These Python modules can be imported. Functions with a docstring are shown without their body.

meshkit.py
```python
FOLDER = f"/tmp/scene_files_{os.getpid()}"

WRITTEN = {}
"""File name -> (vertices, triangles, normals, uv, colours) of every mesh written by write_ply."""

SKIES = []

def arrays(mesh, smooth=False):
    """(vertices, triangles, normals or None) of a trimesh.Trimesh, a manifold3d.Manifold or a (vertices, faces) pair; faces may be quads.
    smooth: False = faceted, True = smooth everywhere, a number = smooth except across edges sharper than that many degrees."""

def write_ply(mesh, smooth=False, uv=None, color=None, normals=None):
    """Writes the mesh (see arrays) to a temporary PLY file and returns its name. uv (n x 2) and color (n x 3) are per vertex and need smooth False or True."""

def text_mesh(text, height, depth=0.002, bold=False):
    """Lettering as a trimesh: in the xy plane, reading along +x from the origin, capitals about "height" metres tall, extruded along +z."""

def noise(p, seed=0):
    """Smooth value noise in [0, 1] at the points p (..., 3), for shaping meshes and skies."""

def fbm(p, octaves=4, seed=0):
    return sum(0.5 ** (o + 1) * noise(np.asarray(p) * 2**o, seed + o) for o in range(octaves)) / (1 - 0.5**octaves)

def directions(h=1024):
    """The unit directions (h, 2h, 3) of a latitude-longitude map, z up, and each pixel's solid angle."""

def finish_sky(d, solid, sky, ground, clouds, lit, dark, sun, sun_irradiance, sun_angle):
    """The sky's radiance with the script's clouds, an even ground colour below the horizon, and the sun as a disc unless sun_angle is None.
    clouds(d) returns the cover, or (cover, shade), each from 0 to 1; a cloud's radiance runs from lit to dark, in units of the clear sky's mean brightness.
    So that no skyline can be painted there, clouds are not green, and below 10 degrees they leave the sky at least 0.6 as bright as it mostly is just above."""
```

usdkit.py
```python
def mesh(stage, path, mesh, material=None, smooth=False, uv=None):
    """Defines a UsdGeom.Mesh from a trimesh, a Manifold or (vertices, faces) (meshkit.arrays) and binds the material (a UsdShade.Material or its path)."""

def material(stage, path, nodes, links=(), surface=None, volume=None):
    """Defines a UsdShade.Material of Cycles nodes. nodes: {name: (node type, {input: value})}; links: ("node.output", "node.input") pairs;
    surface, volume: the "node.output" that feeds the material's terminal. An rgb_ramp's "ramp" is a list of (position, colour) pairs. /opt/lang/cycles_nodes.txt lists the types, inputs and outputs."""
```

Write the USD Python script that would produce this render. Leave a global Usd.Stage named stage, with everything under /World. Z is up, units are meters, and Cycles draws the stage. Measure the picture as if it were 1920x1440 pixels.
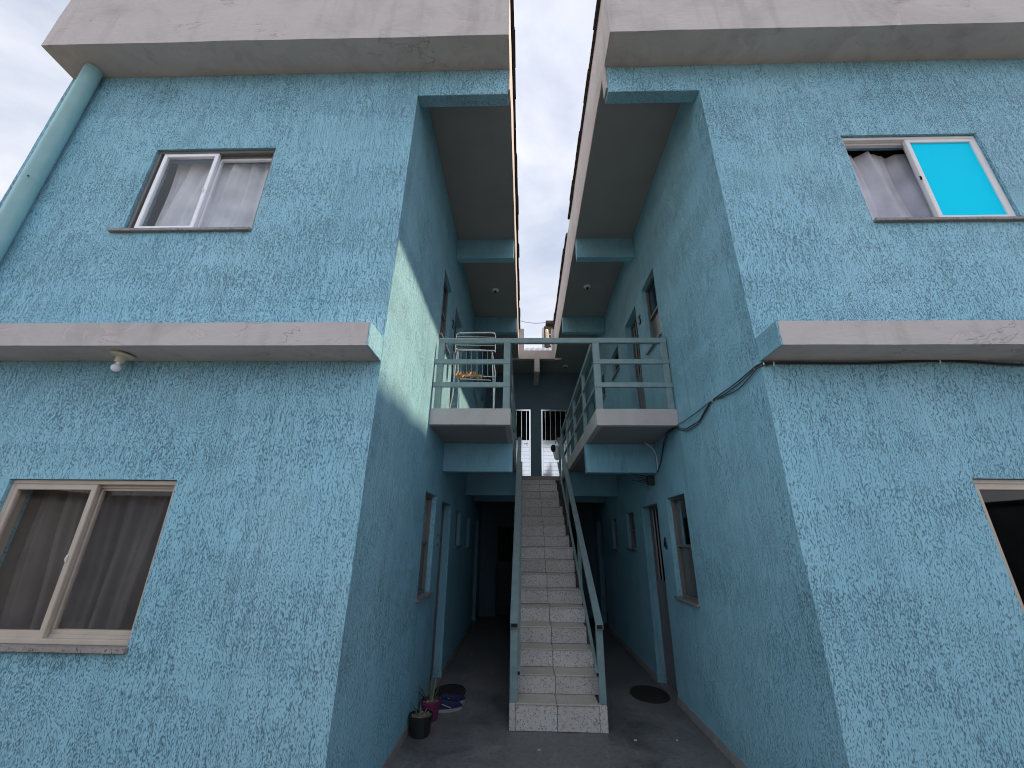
import math, random
import numpy as np
import trimesh
import manifold3d as m3
from shapely.geometry import Polygon
import usdkit, meshkit
from pxr import Usd, UsdGeom, UsdLux, UsdShade, Gf, Sdf, Vt

random.seed(7)
rng = np.random.default_rng(7)
stage = Usd.Stage.CreateInMemory()
UsdGeom.SetStageUpAxis(stage, 'Z')
UsdGeom.SetStageMetersPerUnit(stage, 1.0)
UsdGeom.Xform.Define(stage, '/World')
UsdGeom.Scope.Define(stage, '/World/Looks')

# ------------------------------------------------------------------ camera
FPX, PITCH, YAW, ROLL, EYE = 767.746, 0.363847, 0.0318444, 0.0126982, 1.55
EXPOSURE = 1.15
def cam_axes(p, y, r):
    R = np.array([1, 0, 0.]); U = np.array([0, -math.sin(p), math.cos(p)]); W = np.array([0, math.cos(p), math.sin(p)])
    R, U = math.cos(r) * R + math.sin(r) * U, -math.sin(r) * R + math.cos(r) * U
    Z = np.array([[math.cos(y), -math.sin(y), 0], [math.sin(y), math.cos(y), 0], [0, 0, 1]])
    return Z @ R, Z @ U, Z @ W
cR, cU, cW = cam_axes(PITCH, YAW, ROLL)
cam = UsdGeom.Camera.Define(stage, '/World/camera')
cam.AddTransformOp().Set(Gf.Matrix4d(*cR, 0, *cU, 0, *(-cW), 0, 0, 0, EYE, 1))
cam.CreateHorizontalApertureAttr(36.0)
cam.CreateVerticalApertureAttr(27.0)
cam.CreateFocalLengthAttr(36.0 * FPX / 1920)
cam.CreateClippingRangeAttr(Gf.Vec2f(0.05, 2000))
cam.CreateExposureAttr(EXPOSURE)

# ------------------------------------------------------------------ sky and sun
SUN = np.array([1.0, 0.13, 2.32]); SUN /= np.linalg.norm(SUN)
SKY_STRENGTH, SUN_INTENSITY, SUN_COLOR = 0.075, 1.25, (1.0, 0.76, 0.52)
CLOUD = (6.35, 6.37, 6.6)
elev, azim = math.asin(SUN[2]), math.atan2(SUN[0], SUN[1])
sky_mat = usdkit.material(stage, '/World/Looks/sky_air', {
    'tc': ('texture_coordinate', {}),
    'sky': ('sky_texture', {'sky_type': 'single_scattering', 'sun_disc': False, 'sun_elevation': elev, 'sun_rotation': azim, 'aerosol_density': 2.5, 'air_density': 1.0}),
    'map': ('mapping', {'mapping_type': 'point', 'scale': (1.6, 1.6, 2.6), 'location': (0.3, 1.1, 0.2)}),
    'n': ('noise_texture', {'scale': 1.5, 'detail': 7, 'roughness': 0.55, 'distortion': 0.3}),
    'r': ('rgb_ramp', {'ramp': [(0.0, (0.35, 0.35, 0.35)), (0.38, (0.45, 0.45, 0.45)), (0.5, (0.75, 0.75, 0.75)), (0.62, (1, 1, 1))]}),
    'cc': ('rgb_ramp', {'ramp': [(0.0, (CLOUD[0] * .85, CLOUD[1] * .9, CLOUD[2] * .98)), (0.5, (CLOUD[0] * .92, CLOUD[1] * .95, CLOUD[2])), (0.72, (CLOUD[0] * 1.06, CLOUD[1] * 1.02, CLOUD[2] * .99))]}),
    'mix': ('mix_color', {'use_clamp': False}),
    'bg': ('background_shader', {'strength': SKY_STRENGTH}),
}, [('tc.generated', 'map.vector'), ('map.vector', 'n.vector'), ('n.fac', 'r.fac'), ('n.fac', 'cc.fac'), ('r.color', 'mix.fac'),
    ('sky.color', 'mix.a'), ('cc.color', 'mix.b'), ('mix.result', 'bg.color')], surface='bg.background')
dome = UsdLux.DomeLight.Define(stage, '/World/sky')
UsdShade.MaterialBindingAPI.Apply(dome.GetPrim()).Bind(sky_mat)
dome.GetPrim().SetCustomDataByKey('kind', 'structure')
sun = UsdLux.DistantLight.Define(stage, '/World/sun')
sun.CreateIntensityAttr(SUN_INTENSITY); sun.CreateNormalizeAttr(True); sun.CreateAngleAttr(1.2)
sun.CreateColorAttr(Gf.Vec3f(*SUN_COLOR))
_z = SUN; _x = np.cross([0, 0, 1.], _z); _x /= np.linalg.norm(_x); _y = np.cross(_z, _x)
sun.AddTransformOp().Set(Gf.Matrix4d(*_x, 0, *_y, 0, *_z, 0, 0, 0, 30, 1))

# ------------------------------------------------------------------ materials
def mat(name, nodes, links, surface='p.BSDF'):
    return usdkit.material(stage, '/World/Looks/' + name, nodes, links, surface=surface)

def plain(name, color, rough=0.5, metal=0.0, var=0.12, scale=9.0, bump=0.0, bscale=120.0, spec=0.5):
    lo = tuple(c * (1 - var) for c in color); hi = tuple(min(1, c * (1 + var)) for c in color)
    nodes = {'g': ('geometry', {}), 'n': ('noise_texture', {'scale': scale, 'detail': 5, 'roughness': 0.6}),
             'r': ('rgb_ramp', {'ramp': [(0.3, lo), (0.7, hi)]}),
             'p': ('principled_bsdf', {'roughness': rough, 'metallic': metal, 'specular_ior_level': spec})}
    links = [('g.position', 'n.vector'), ('n.fac', 'r.fac'), ('r.color', 'p.base_color')]
    if bump:
        nodes['nb'] = ('noise_texture', {'scale': bscale, 'detail': 3})
        nodes['b'] = ('bump', {'strength': bump, 'distance': 0.003})
        links += [('g.position', 'nb.vector'), ('nb.fac', 'b.height'), ('b.normal', 'p.normal')]
    return mat(name, nodes, links)

def stucco(name, base, zs, sc, groove_shade, lo, hi, tilt=0.0):
    """painted scratch plaster: short ragged vertical pits and grooves, their shade painted into the colour"""
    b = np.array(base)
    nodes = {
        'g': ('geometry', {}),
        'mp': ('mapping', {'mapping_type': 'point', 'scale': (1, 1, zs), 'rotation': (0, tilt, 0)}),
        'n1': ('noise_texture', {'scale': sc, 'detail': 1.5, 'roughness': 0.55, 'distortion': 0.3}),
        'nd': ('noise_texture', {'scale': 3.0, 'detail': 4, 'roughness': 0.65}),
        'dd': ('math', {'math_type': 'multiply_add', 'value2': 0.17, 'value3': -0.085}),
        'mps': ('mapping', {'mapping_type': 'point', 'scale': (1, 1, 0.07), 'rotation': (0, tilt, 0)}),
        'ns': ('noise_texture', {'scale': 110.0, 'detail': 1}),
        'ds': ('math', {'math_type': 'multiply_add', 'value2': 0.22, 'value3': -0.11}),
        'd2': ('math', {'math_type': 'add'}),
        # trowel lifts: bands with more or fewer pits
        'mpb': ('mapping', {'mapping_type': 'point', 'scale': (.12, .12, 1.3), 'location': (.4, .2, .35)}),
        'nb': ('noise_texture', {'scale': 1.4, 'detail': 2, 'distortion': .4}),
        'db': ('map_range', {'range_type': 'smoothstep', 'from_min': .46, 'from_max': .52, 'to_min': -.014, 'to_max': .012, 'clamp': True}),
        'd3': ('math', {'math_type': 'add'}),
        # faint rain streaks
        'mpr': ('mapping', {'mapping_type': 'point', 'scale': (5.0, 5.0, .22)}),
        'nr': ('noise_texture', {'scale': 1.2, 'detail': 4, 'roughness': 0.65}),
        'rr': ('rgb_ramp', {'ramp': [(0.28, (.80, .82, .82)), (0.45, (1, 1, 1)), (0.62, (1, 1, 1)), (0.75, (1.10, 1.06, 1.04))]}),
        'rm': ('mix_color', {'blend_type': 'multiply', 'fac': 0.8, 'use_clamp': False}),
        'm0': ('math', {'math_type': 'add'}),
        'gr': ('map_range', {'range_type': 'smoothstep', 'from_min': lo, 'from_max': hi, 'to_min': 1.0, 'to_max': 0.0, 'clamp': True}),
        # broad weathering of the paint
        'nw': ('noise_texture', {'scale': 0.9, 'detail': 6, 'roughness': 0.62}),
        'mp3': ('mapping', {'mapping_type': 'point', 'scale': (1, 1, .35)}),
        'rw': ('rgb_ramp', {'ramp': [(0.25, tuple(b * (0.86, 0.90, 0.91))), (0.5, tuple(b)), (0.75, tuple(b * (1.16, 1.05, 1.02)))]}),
        'dark': ('mix_color', {'blend_type': 'multiply', 'b': groove_shade}),  # shade inside the pits, multiplied into the base colour
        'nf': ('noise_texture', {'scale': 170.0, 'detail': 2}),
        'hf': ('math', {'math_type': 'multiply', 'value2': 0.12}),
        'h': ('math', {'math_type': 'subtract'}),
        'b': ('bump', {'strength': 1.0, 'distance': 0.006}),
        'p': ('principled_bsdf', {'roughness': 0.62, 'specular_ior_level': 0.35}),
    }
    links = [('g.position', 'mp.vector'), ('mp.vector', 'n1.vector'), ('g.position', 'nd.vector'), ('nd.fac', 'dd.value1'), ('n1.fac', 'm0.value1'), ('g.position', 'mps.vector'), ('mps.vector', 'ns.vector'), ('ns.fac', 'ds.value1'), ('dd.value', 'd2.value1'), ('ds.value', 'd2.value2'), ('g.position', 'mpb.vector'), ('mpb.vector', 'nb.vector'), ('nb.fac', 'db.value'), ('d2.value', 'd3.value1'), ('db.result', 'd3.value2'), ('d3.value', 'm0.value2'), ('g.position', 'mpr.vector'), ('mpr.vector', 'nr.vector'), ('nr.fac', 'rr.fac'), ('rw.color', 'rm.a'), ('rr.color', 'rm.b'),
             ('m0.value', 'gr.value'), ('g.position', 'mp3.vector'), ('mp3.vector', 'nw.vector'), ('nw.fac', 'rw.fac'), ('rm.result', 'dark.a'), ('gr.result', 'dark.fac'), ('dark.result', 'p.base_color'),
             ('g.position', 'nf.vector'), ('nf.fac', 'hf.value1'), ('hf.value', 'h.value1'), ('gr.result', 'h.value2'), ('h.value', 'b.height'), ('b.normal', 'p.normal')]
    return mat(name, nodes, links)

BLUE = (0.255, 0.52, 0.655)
M = {}
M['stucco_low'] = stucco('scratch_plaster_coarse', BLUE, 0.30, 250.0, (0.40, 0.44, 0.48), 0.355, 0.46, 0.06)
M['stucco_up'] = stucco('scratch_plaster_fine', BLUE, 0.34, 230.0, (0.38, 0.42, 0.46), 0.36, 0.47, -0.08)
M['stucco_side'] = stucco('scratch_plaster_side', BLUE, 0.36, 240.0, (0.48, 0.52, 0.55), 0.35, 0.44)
M['blue_smooth'] = plain('smooth_blue_paint', BLUE, 0.6, var=0.08, scale=3.0, bump=0.5, bscale=60)

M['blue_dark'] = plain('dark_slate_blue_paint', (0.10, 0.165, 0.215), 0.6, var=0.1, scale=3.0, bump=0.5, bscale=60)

def render_mat(name, base, crack=1.0, rough=0.75):
    """painted cement render: soft stains, drips, peeling patches, few hairline cracks, trowel marks"""
    b = np.array(base)
    nodes = {
        'g': ('geometry', {}),
        'n': ('noise_texture', {'scale': 1.6, 'detail': 9, 'roughness': 0.68, 'distortion': 0.8}),
        'r': ('rgb_ramp', {'ramp': [(0.28, tuple(b * (0.74, 0.72, 0.71))), (0.40, tuple(b * (0.91, 0.90, 0.90))), (0.52, tuple(b)), (0.66, tuple(b * (1.06, 1.04, 1.05))), (0.8, tuple(np.minimum(b * 1.2, .9)))]}),
        # peeled coat with pinkish undercoat
        'np': ('noise_texture', {'scale': 3.3, 'detail': 8, 'roughness': 0.6, 'distortion': 1.2}),
        'pk': ('map_range', {'range_type': 'smoothstep', 'from_min': 0.60, 'from_max': 0.625, 'to_min': 0.0, 'to_max': 0.35, 'clamp': True}),
        'pm': ('mix_color', {'b': tuple(np.minimum(b * (1.22, 1.10, 1.12), .9))}),
        # drips
        'md': ('mapping', {'mapping_type': 'point', 'scale': (7.0, 7.0, .6)}),
        'nd': ('noise_texture', {'scale': 1.0, 'detail': 4, 'roughness': 0.6}),
        'rd': ('rgb_ramp', {'ramp': [(0.30, (.70, .67, .65)), (0.46, (1, 1, 1))]}),
        'dm': ('mix_color', {'blend_type': 'multiply', 'fac': 0.4}),
        'mp': ('mapping', {'mapping_type': 'point', 'scale': (0.45, 0.8, 1.0)}),
        'nc': ('noise_texture', {'scale': 2.6, 'detail': 5, 'roughness': 0.6, 'distortion': 0.5}),
        's': ('math', {'math_type': 'subtract', 'value2': 0.5}), 'a': ('math', {'math_type': 'absolute'}),
        'ln': ('map_range', {'range_type': 'linear', 'from_min': 0.001, 'from_max': 0.0035, 'to_min': 1.0, 'to_max': 0.0, 'clamp': True}),
        'nm': ('noise_texture', {'scale': 1.9, 'detail': 2}),
        'mk': ('map_range', {'range_type': 'smoothstep', 'from_min': 0.58, 'from_max': 0.66, 'to_min': 0.0, 'to_max': crack, 'clamp': True}),
        'cr': ('math', {'math_type': 'multiply'}),
        'mx': ('mix_color', {'blend_type': 'multiply', 'b': (0.45, 0.41, 0.40)}),
        'nt': ('noise_texture', {'scale': 26.0, 'detail': 7, 'roughness': 0.72}),
        'nmp': ('mapping', {'mapping_type': 'point', 'scale': (.3, .5, 1.0)}),
        'h': ('math', {'math_type': 'subtract'}), 'h2': ('math', {'math_type': 'subtract'}),
        'b': ('bump', {'strength': 0.7, 'distance': 0.007}),
        'p': ('principled_bsdf', {'roughness': rough, 'specular_ior_level': 0.3}),
    }
    links = [('g.position', 'n.vector'), ('n.fac', 'r.fac'), ('g.position', 'np.vector'), ('np.fac', 'pk.value'), ('r.color', 'pm.a'), ('pk.result', 'pm.fac'),
             ('g.position', 'md.vector'), ('md.vector', 'nd.vector'), ('nd.fac', 'rd.fac'), ('pm.result', 'dm.a'), ('rd.color', 'dm.b'),
             ('g.position', 'mp.vector'), ('mp.vector', 'nc.vector'), ('nc.fac', 's.value1'), ('s.value', 'a.value1'),
             ('a.value', 'ln.value'), ('g.position', 'nm.vector'), ('nm.fac', 'mk.value'), ('ln.result', 'cr.value1'), ('mk.result', 'cr.value2'),
             ('dm.result', 'mx.a'), ('cr.value', 'mx.fac'), ('mx.result', 'p.base_color'), ('g.position', 'nmp.vector'), ('nmp.vector', 'nt.vector'), ('nt.fac', 'h.value1'), ('cr.value', 'h.value2'),
             ('h.value', 'h2.value1'), ('pk.result', 'h2.value2'), ('h2.value', 'b.height'), ('b.normal', 'p.normal')]
    return mat(name, nodes, links)

M['render'] = render_mat('painted_cement_render', (0.47, 0.445, 0.442), 0.6)
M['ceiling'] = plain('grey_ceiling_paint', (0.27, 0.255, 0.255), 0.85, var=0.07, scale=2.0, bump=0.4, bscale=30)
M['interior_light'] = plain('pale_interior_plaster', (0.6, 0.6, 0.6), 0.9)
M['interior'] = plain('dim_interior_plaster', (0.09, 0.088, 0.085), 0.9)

M['floor'] = mat('painted_cement_floor', {
    'g': ('geometry', {}), 'n': ('noise_texture', {'scale': 1.7, 'detail': 9, 'roughness': 0.7, 'distortion': 0.6}),
    'r': ('rgb_ramp', {'ramp': [(0.3, (0.085, 0.087, 0.092)), (0.45, (0.155, 0.157, 0.162)), (0.55, (0.18, 0.18, 0.184)), (0.72, (0.235, 0.23, 0.225))]}),
    'n2': ('noise_texture', {'scale': 30, 'detail': 6, 'roughness': 0.7}), 'ng': ('rgb_ramp', {'ramp': [(0.33, (.72, .72, .72)), (0.5, (1, 1, 1)), (0.7, (1.15, 1.12, 1.1))]}),
    'mps': ('mapping', {'mapping_type': 'point', 'scale': (9, 2.2, 1), 'rotation': (0, 0, .7)}), 'n3': ('noise_texture', {'scale': 1.3, 'detail': 5, 'roughness': 0.6}),
    'sc': ('rgb_ramp', {'ramp': [(0.60, (1, 1, 1)), (0.68, (1.45, 1.42, 1.36))]}), 'mx3': ('mix_color', {'blend_type': 'multiply', 'fac': 0.7, 'use_clamp': False}),
    'rr': ('map_range', {'range_type': 'linear', 'from_min': 0.35, 'from_max': 0.65, 'to_min': 0.35, 'to_max': 0.7, 'clamp': True}),
    'mx': ('mix_color', {'blend_type': 'multiply', 'fac': 1.0, 'use_clamp': False}),
    'b': ('bump', {'strength': 0.35, 'distance': 0.004}), 'p': ('principled_bsdf', {'specular_ior_level': 0.4})},
    [('g.position', 'n.vector'), ('n.fac', 'r.fac'), ('g.position', 'n2.vector'), ('n2.fac', 'ng.fac'), ('r.color', 'mx.a'), ('ng.color', 'mx.b'), ('g.position', 'mps.vector'), ('mps.vector', 'n3.vector'), ('n3.fac', 'sc.fac'),
     ('mx.result', 'mx3.a'), ('sc.color', 'mx3.b'), ('mx3.result', 'p.base_color'), ('n.fac', 'rr.value'), ('rr.result', 'p.roughness'), ('n2.fac', 'b.height'), ('b.normal', 'p.normal')])
M['yard'] = plain('added_yard_concrete', (0.06, 0.059, 0.058), 0.85, var=0.2, scale=1.5)
M['earth'] = plain('dusty_ground', (0.10, 0.095, 0.085), 0.9, var=0.25, scale=0.8)

def granite(name, base, speck, amount, rough=0.4):
    b = np.array(base)
    return mat(name, {
        'g': ('geometry', {}), 'oi': ('object_info', {}),
        'v': ('voronoi_texture', {'scale': 100.0, 'randomness': 1.0}),
        'sp': ('map_range', {'range_type': 'smoothstep', 'from_min': amount, 'from_max': amount + 0.12, 'to_min': 1.0, 'to_max': 0.0, 'clamp': True}),
        'wn': ('noise_texture', {'scale': 42.0, 'detail': 1}),
        'th': ('map_range', {'range_type': 'smoothstep', 'from_min': 0.47, 'from_max': 0.56, 'to_min': 0.0, 'to_max': 1.0, 'clamp': True}),
        'mu': ('math', {'math_type': 'multiply'}),
        'n': ('noise_texture', {'scale': 60.0, 'detail': 4, 'roughness': 0.7}),
        'r': ('rgb_ramp', {'ramp': [(0.3, tuple(b * .84)), (0.7, tuple(b * 1.1))]}),
        'or': ('map_range', {'range_type': 'linear', 'from_min': 0, 'from_max': 1, 'to_min': 0.86, 'to_max': 1.08}),
        'tint': ('mix_color', {'blend_type': 'multiply', 'fac': 1.0, 'use_clamp': False}),
        'mx': ('mix_color', {'b': speck}),
        'nd': ('noise_texture', {'scale': 3.0, 'detail': 4}), 'rd': ('rgb_ramp', {'ramp': [(0.35, (0.90, 0.88, 0.85)), (0.6, (1, 1, 1))]}),
        'dirt': ('mix_color', {'blend_type': 'multiply', 'fac': 1.0}),
        'p': ('principled_bsdf', {'roughness': rough, 'specular_ior_level': 0.4})},
        [('g.position', 'v.vector'), ('v.distance', 'sp.value'), ('g.position', 'wn.vector'), ('wn.fac', 'th.value'), ('sp.result', 'mu.value1'), ('th.result', 'mu.value2'),
         ('g.position', 'n.vector'), ('n.fac', 'r.fac'), ('oi.random', 'or.value'), ('r.color', 'tint.a'), ('or.result', 'tint.b'), ('tint.result', 'mx.a'), ('mu.value', 'mx.fac'),
         ('g.position', 'nd.vector'), ('nd.fac', 'rd.fac'), ('mx.result', 'dirt.a'), ('rd.color', 'dirt.b'), ('dirt.result', 'p.base_color')])
M['riser'] = granite('speckled_stone_riser', (0.60, 0.575, 0.565), (0.12, 0.11, 0.105), 0.31)
M['tread'] = granite('worn_stone_tread', (0.60, 0.545, 0.49), (0.3, 0.26, 0.23), 0.16, 0.5)
M['granite'] = granite('grey_granite_sill', (0.27, 0.26, 0.26), (0.06, 0.06, 0.06), 0.34, 0.45)
M['skirting'] = plain('grey_skirting_tile', (0.26, 0.25, 0.24), 0.45, var=0.2, scale=14)
M['grout'] = plain('dark_grout', (0.07, 0.065, 0.06), 0.9)

M['rail'] = mat('grey_green_rail_paint', {'g': ('geometry', {}), 'n': ('noise_texture', {'scale': 14, 'detail': 5}), 'r': ('rgb_ramp', {'ramp': [(0.3, (.17, .25, .27)), (0.7, (.225, .32, .335))]}),
    'nr': ('noise_texture', {'scale': 38, 'detail': 7, 'roughness': .7}), 'k': ('map_range', {'range_type': 'smoothstep', 'from_min': .66, 'from_max': .70, 'to_min': 0, 'to_max': .9, 'clamp': True}),
    'm': ('mix_color', {'b': (.10, .055, .035)}), 'b': ('bump', {'strength': .4, 'distance': .002}), 'p': ('principled_bsdf', {'roughness': .42})},
    [('g.position', 'n.vector'), ('n.fac', 'r.fac'), ('g.position', 'nr.vector'), ('nr.fac', 'k.value'), ('r.color', 'm.a'), ('k.result', 'm.fac'), ('m.result', 'p.base_color'), ('nr.fac', 'b.height'), ('b.normal', 'p.normal')])
M['black'] = plain('matte_black', (0.006, 0.006, 0.007), 0.9)
M['alu_white'] = plain('white_aluminium', (0.72, 0.72, 0.74), 0.35, var=0.05)
M['alu_silver'] = plain('silver_aluminium', (0.80, 0.82, 0.87), 0.32, metal=0.25, var=0.06)
M['alu_beige'] = plain('champagne_aluminium', (0.50, 0.445, 0.385), 0.38, metal=0.2, var=0.07)
M['alu_dark'] = plain('dull_grey_aluminium', (0.17, 0.165, 0.16), 0.4, metal=0.3, var=0.08)
M['alu_door'] = plain('brushed_aluminium_door', (0.97, 0.97, 0.98), 0.12, metal=0.9, var=0.05, scale=40)
M['door_grey'] = plain('grey_painted_steel_door', (0.16, 0.16, 0.17), 0.4, metal=0.3, var=0.1)
M['door_dark'] = plain('dark_brown_steel_door', (0.045, 0.042, 0.042), 0.5, var=0.1)
M['bar'] = plain('pale_steel_bar', (0.48, 0.47, 0.46), 0.35, metal=0.6, var=0.1)
M['steel'] = plain('polished_steel_tube', (0.72, 0.72, 0.72), 0.22, metal=0.9, var=0.05)
M['rubber'] = plain('black_cable_sheath', (0.018, 0.02, 0.026), 0.45)
M['clip'] = plain('white_plastic_clip', (0.75, 0.75, 0.75), 0.4)
M['pipe'] = plain('mint_painted_pipe', (0.27, 0.50, 0.54), 0.38, var=0.08, scale=5)
M['pvc'] = plain('cream_plastic_pipe', (0.62, 0.54, 0.40), 0.4, var=0.1)
M['porcelain'] = plain('aged_cream_porcelain', (0.50, 0.47, 0.36), 0.35, var=0.1)
M['bulb'] = plain('frosted_white_bulb', (0.75, 0.77, 0.84), 0.25, var=0.03)
M['tile'] = plain('dark_clay_roof_tile', (0.035, 0.024, 0.022), 0.85, var=0.3, scale=14, bump=0.4)
M['wood'] = plain('wooden_peg', (0.50, 0.27, 0.11), 0.6, var=0.25, scale=60)
M['mat_dark'] = plain('dark_fibre_mat', (0.022, 0.02, 0.022), 0.95, var=0.3, scale=60, bump=1.0, bscale=300)
M['plastic_black'] = plain('black_pot_plastic', (0.012, 0.014, 0.014), 0.4)
M['plastic_pink'] = plain('magenta_pot_plastic', (0.15, 0.022, 0.075), 0.45, var=0.15)
M['leaf'] = plain('dull_green_leaf', (0.05, 0.085, 0.055), 0.45, var=0.3, scale=30)
M['leaf_pale'] = plain('pale_speckled_leaf', (0.2, 0.24, 0.17), 0.45, var=0.35, scale=70)
M['soil'] = plain('gravelly_soil', (0.20, 0.14, 0.07), 0.95, var=0.5, scale=80, bump=1.0)
M['shoe_blue'] = plain('navy_blue_mesh', (0.012, 0.015, 0.085), 0.75, var=0.2, scale=90)
M['shoe_white'] = plain('white_rubber_sole', (0.32, 0.32, 0.32), 0.6)
M['shoe_dark'] = plain('dark_shoe_lining', (0.015, 0.015, 0.02), 0.8)
M['sheet'] = plain('galvanised_corrugated_sheet', (0.55, 0.60, 0.66), 0.35, metal=0.5, var=0.1, scale=3)
M['brown_wall'] = plain('dark_brown_render', (0.09, 0.065, 0.055), 0.9, var=0.3)
M['digit'] = plain('polished_digit_metal', (0.55, 0.57, 0.6), 0.2, metal=0.9)
M['digit_black'] = plain('black_digit', (0.01, 0.01, 0.012), 0.35)
M['far_render'] = plain('aged_grey_render', (0.13, 0.13, 0.13), 0.9, var=0.25, scale=2)
M['paper'] = plain('white_paper', (0.7, 0.7, 0.7), 0.8)
M['film'] = mat('cyan_protective_film', {'g': ('geometry', {}), 'n': ('noise_texture', {'scale': 1.5, 'detail': 3}),
    'r': ('rgb_ramp', {'ramp': [(0.3, (0.0, 0.68, 0.97)), (0.7, (0.0, 0.71, 1.0))]}), 'p': ('principled_bsdf', {'roughness': 0.3, 'specular_ior_level': 0.02})},
    [('g.position', 'n.vector'), ('n.fac', 'r.fac'), ('r.color', 'p.base_color')])

def glass(name, tint, f0=0.022):
    return mat(name, {'lw': ('layer_weight', {'blend': 0.5}), 'pw': ('math', {'math_type': 'power', 'value2': 4.0}), 'f': ('math', {'math_type': 'multiply_add', 'value2': 0.6, 'value3': f0}), 't': ('transparent_bsdf', {'color': tint}), 'gl': ('glossy_bsdf', {'roughness': 0.02, 'color': (0.95, 0.95, 0.95)}), 'm': ('mix_closure', {})},
               [('lw.facing', 'pw.value1'), ('pw.value', 'f.value1'), ('f.value', 'm.fac'), ('t.BSDF', 'm.closure1'), ('gl.BSDF', 'm.closure2')], surface='m.closure')
M['glass'] = glass('clear_window_glass', (0.99, 0.99, 0.99))
M['glass_dark'] = glass('tinted_window_glass', (0.32, 0.33, 0.34), 0.05)
M['glass_teal'] = plain('dark_teal_glass', (0.004, 0.012, 0.02), 0.06, spec=0.5)
M['glass_grey'] = plain('grey_panel_glass', (0.075, 0.08, 0.078), 0.25)

def cloth(name, color, thr=0.45, weave=500):
    b = np.array(color)
    return mat(name, {'g': ('geometry', {}), 'n': ('noise_texture', {'scale': 6, 'detail': 4}), 'r': ('rgb_ramp', {'ramp': [(0.3, tuple(b * .85)), (0.7, tuple(b * 1.08))]}),
        'd': ('diffuse_bsdf', {'roughness': 0.5}), 't': ('translucent_bsdf', {}), 'm': ('mix_closure', {'fac': thr})},
        [('g.position', 'n.vector'), ('n.fac', 'r.fac'), ('r.color', 'd.color'), ('r.color', 't.color'), ('d.BSDF', 'm.closure1'), ('t.BSDF', 'm.closure2')], surface='m.closure')
M['curtain_white'] = cloth('white_voile_curtain', (0.84, 0.89, 0.96), 0.1)
M['curtain_lilac'] = cloth('pale_grey_curtain', (0.78, 0.80, 0.90), 0.08)
M['curtain_brown'] = cloth('taupe_curtain', (0.20, 0.195, 0.20), 0.15)

# ------------------------------------------------------------------ scene helpers
used, base_of = {}, {}
def numbered(parent, name):
    k = (parent, name); n = used.get(k, 0); used[k] = n + 1
    return name if n == 0 else f'{name}_{n:03d}'
def path_of(parent): return '/World' if parent is None else (parent if isinstance(parent, str) else str(parent.GetPath()))
def tag(prim, label=None, cat=None, group=None, kind=None):
    prim = prim if isinstance(prim, Usd.Prim) else prim.GetPrim()
    for k, v in (('label', label), ('category', cat), ('group', group), ('kind', kind)):
        if v: prim.SetCustomDataByKey(k, v)
    return prim
def thing(name, label, cat, loc=(0, 0, 0), group=None):
    p = '/World/' + numbered('/World', name)
    x = UsdGeom.Xform.Define(stage, p); x.AddTranslateOp().Set(Gf.Vec3d(*map(float, loc)))
    base_of[p] = np.array(loc, float)
    return tag(x.GetPrim(), label, cat, group)
def part_group(name, parent):
    p = path_of(parent) + '/' + numbered(path_of(parent), name)
    x = UsdGeom.Xform.Define(stage, p); base_of[p] = base_of[path_of(parent)]
    return x.GetPrim()
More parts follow.
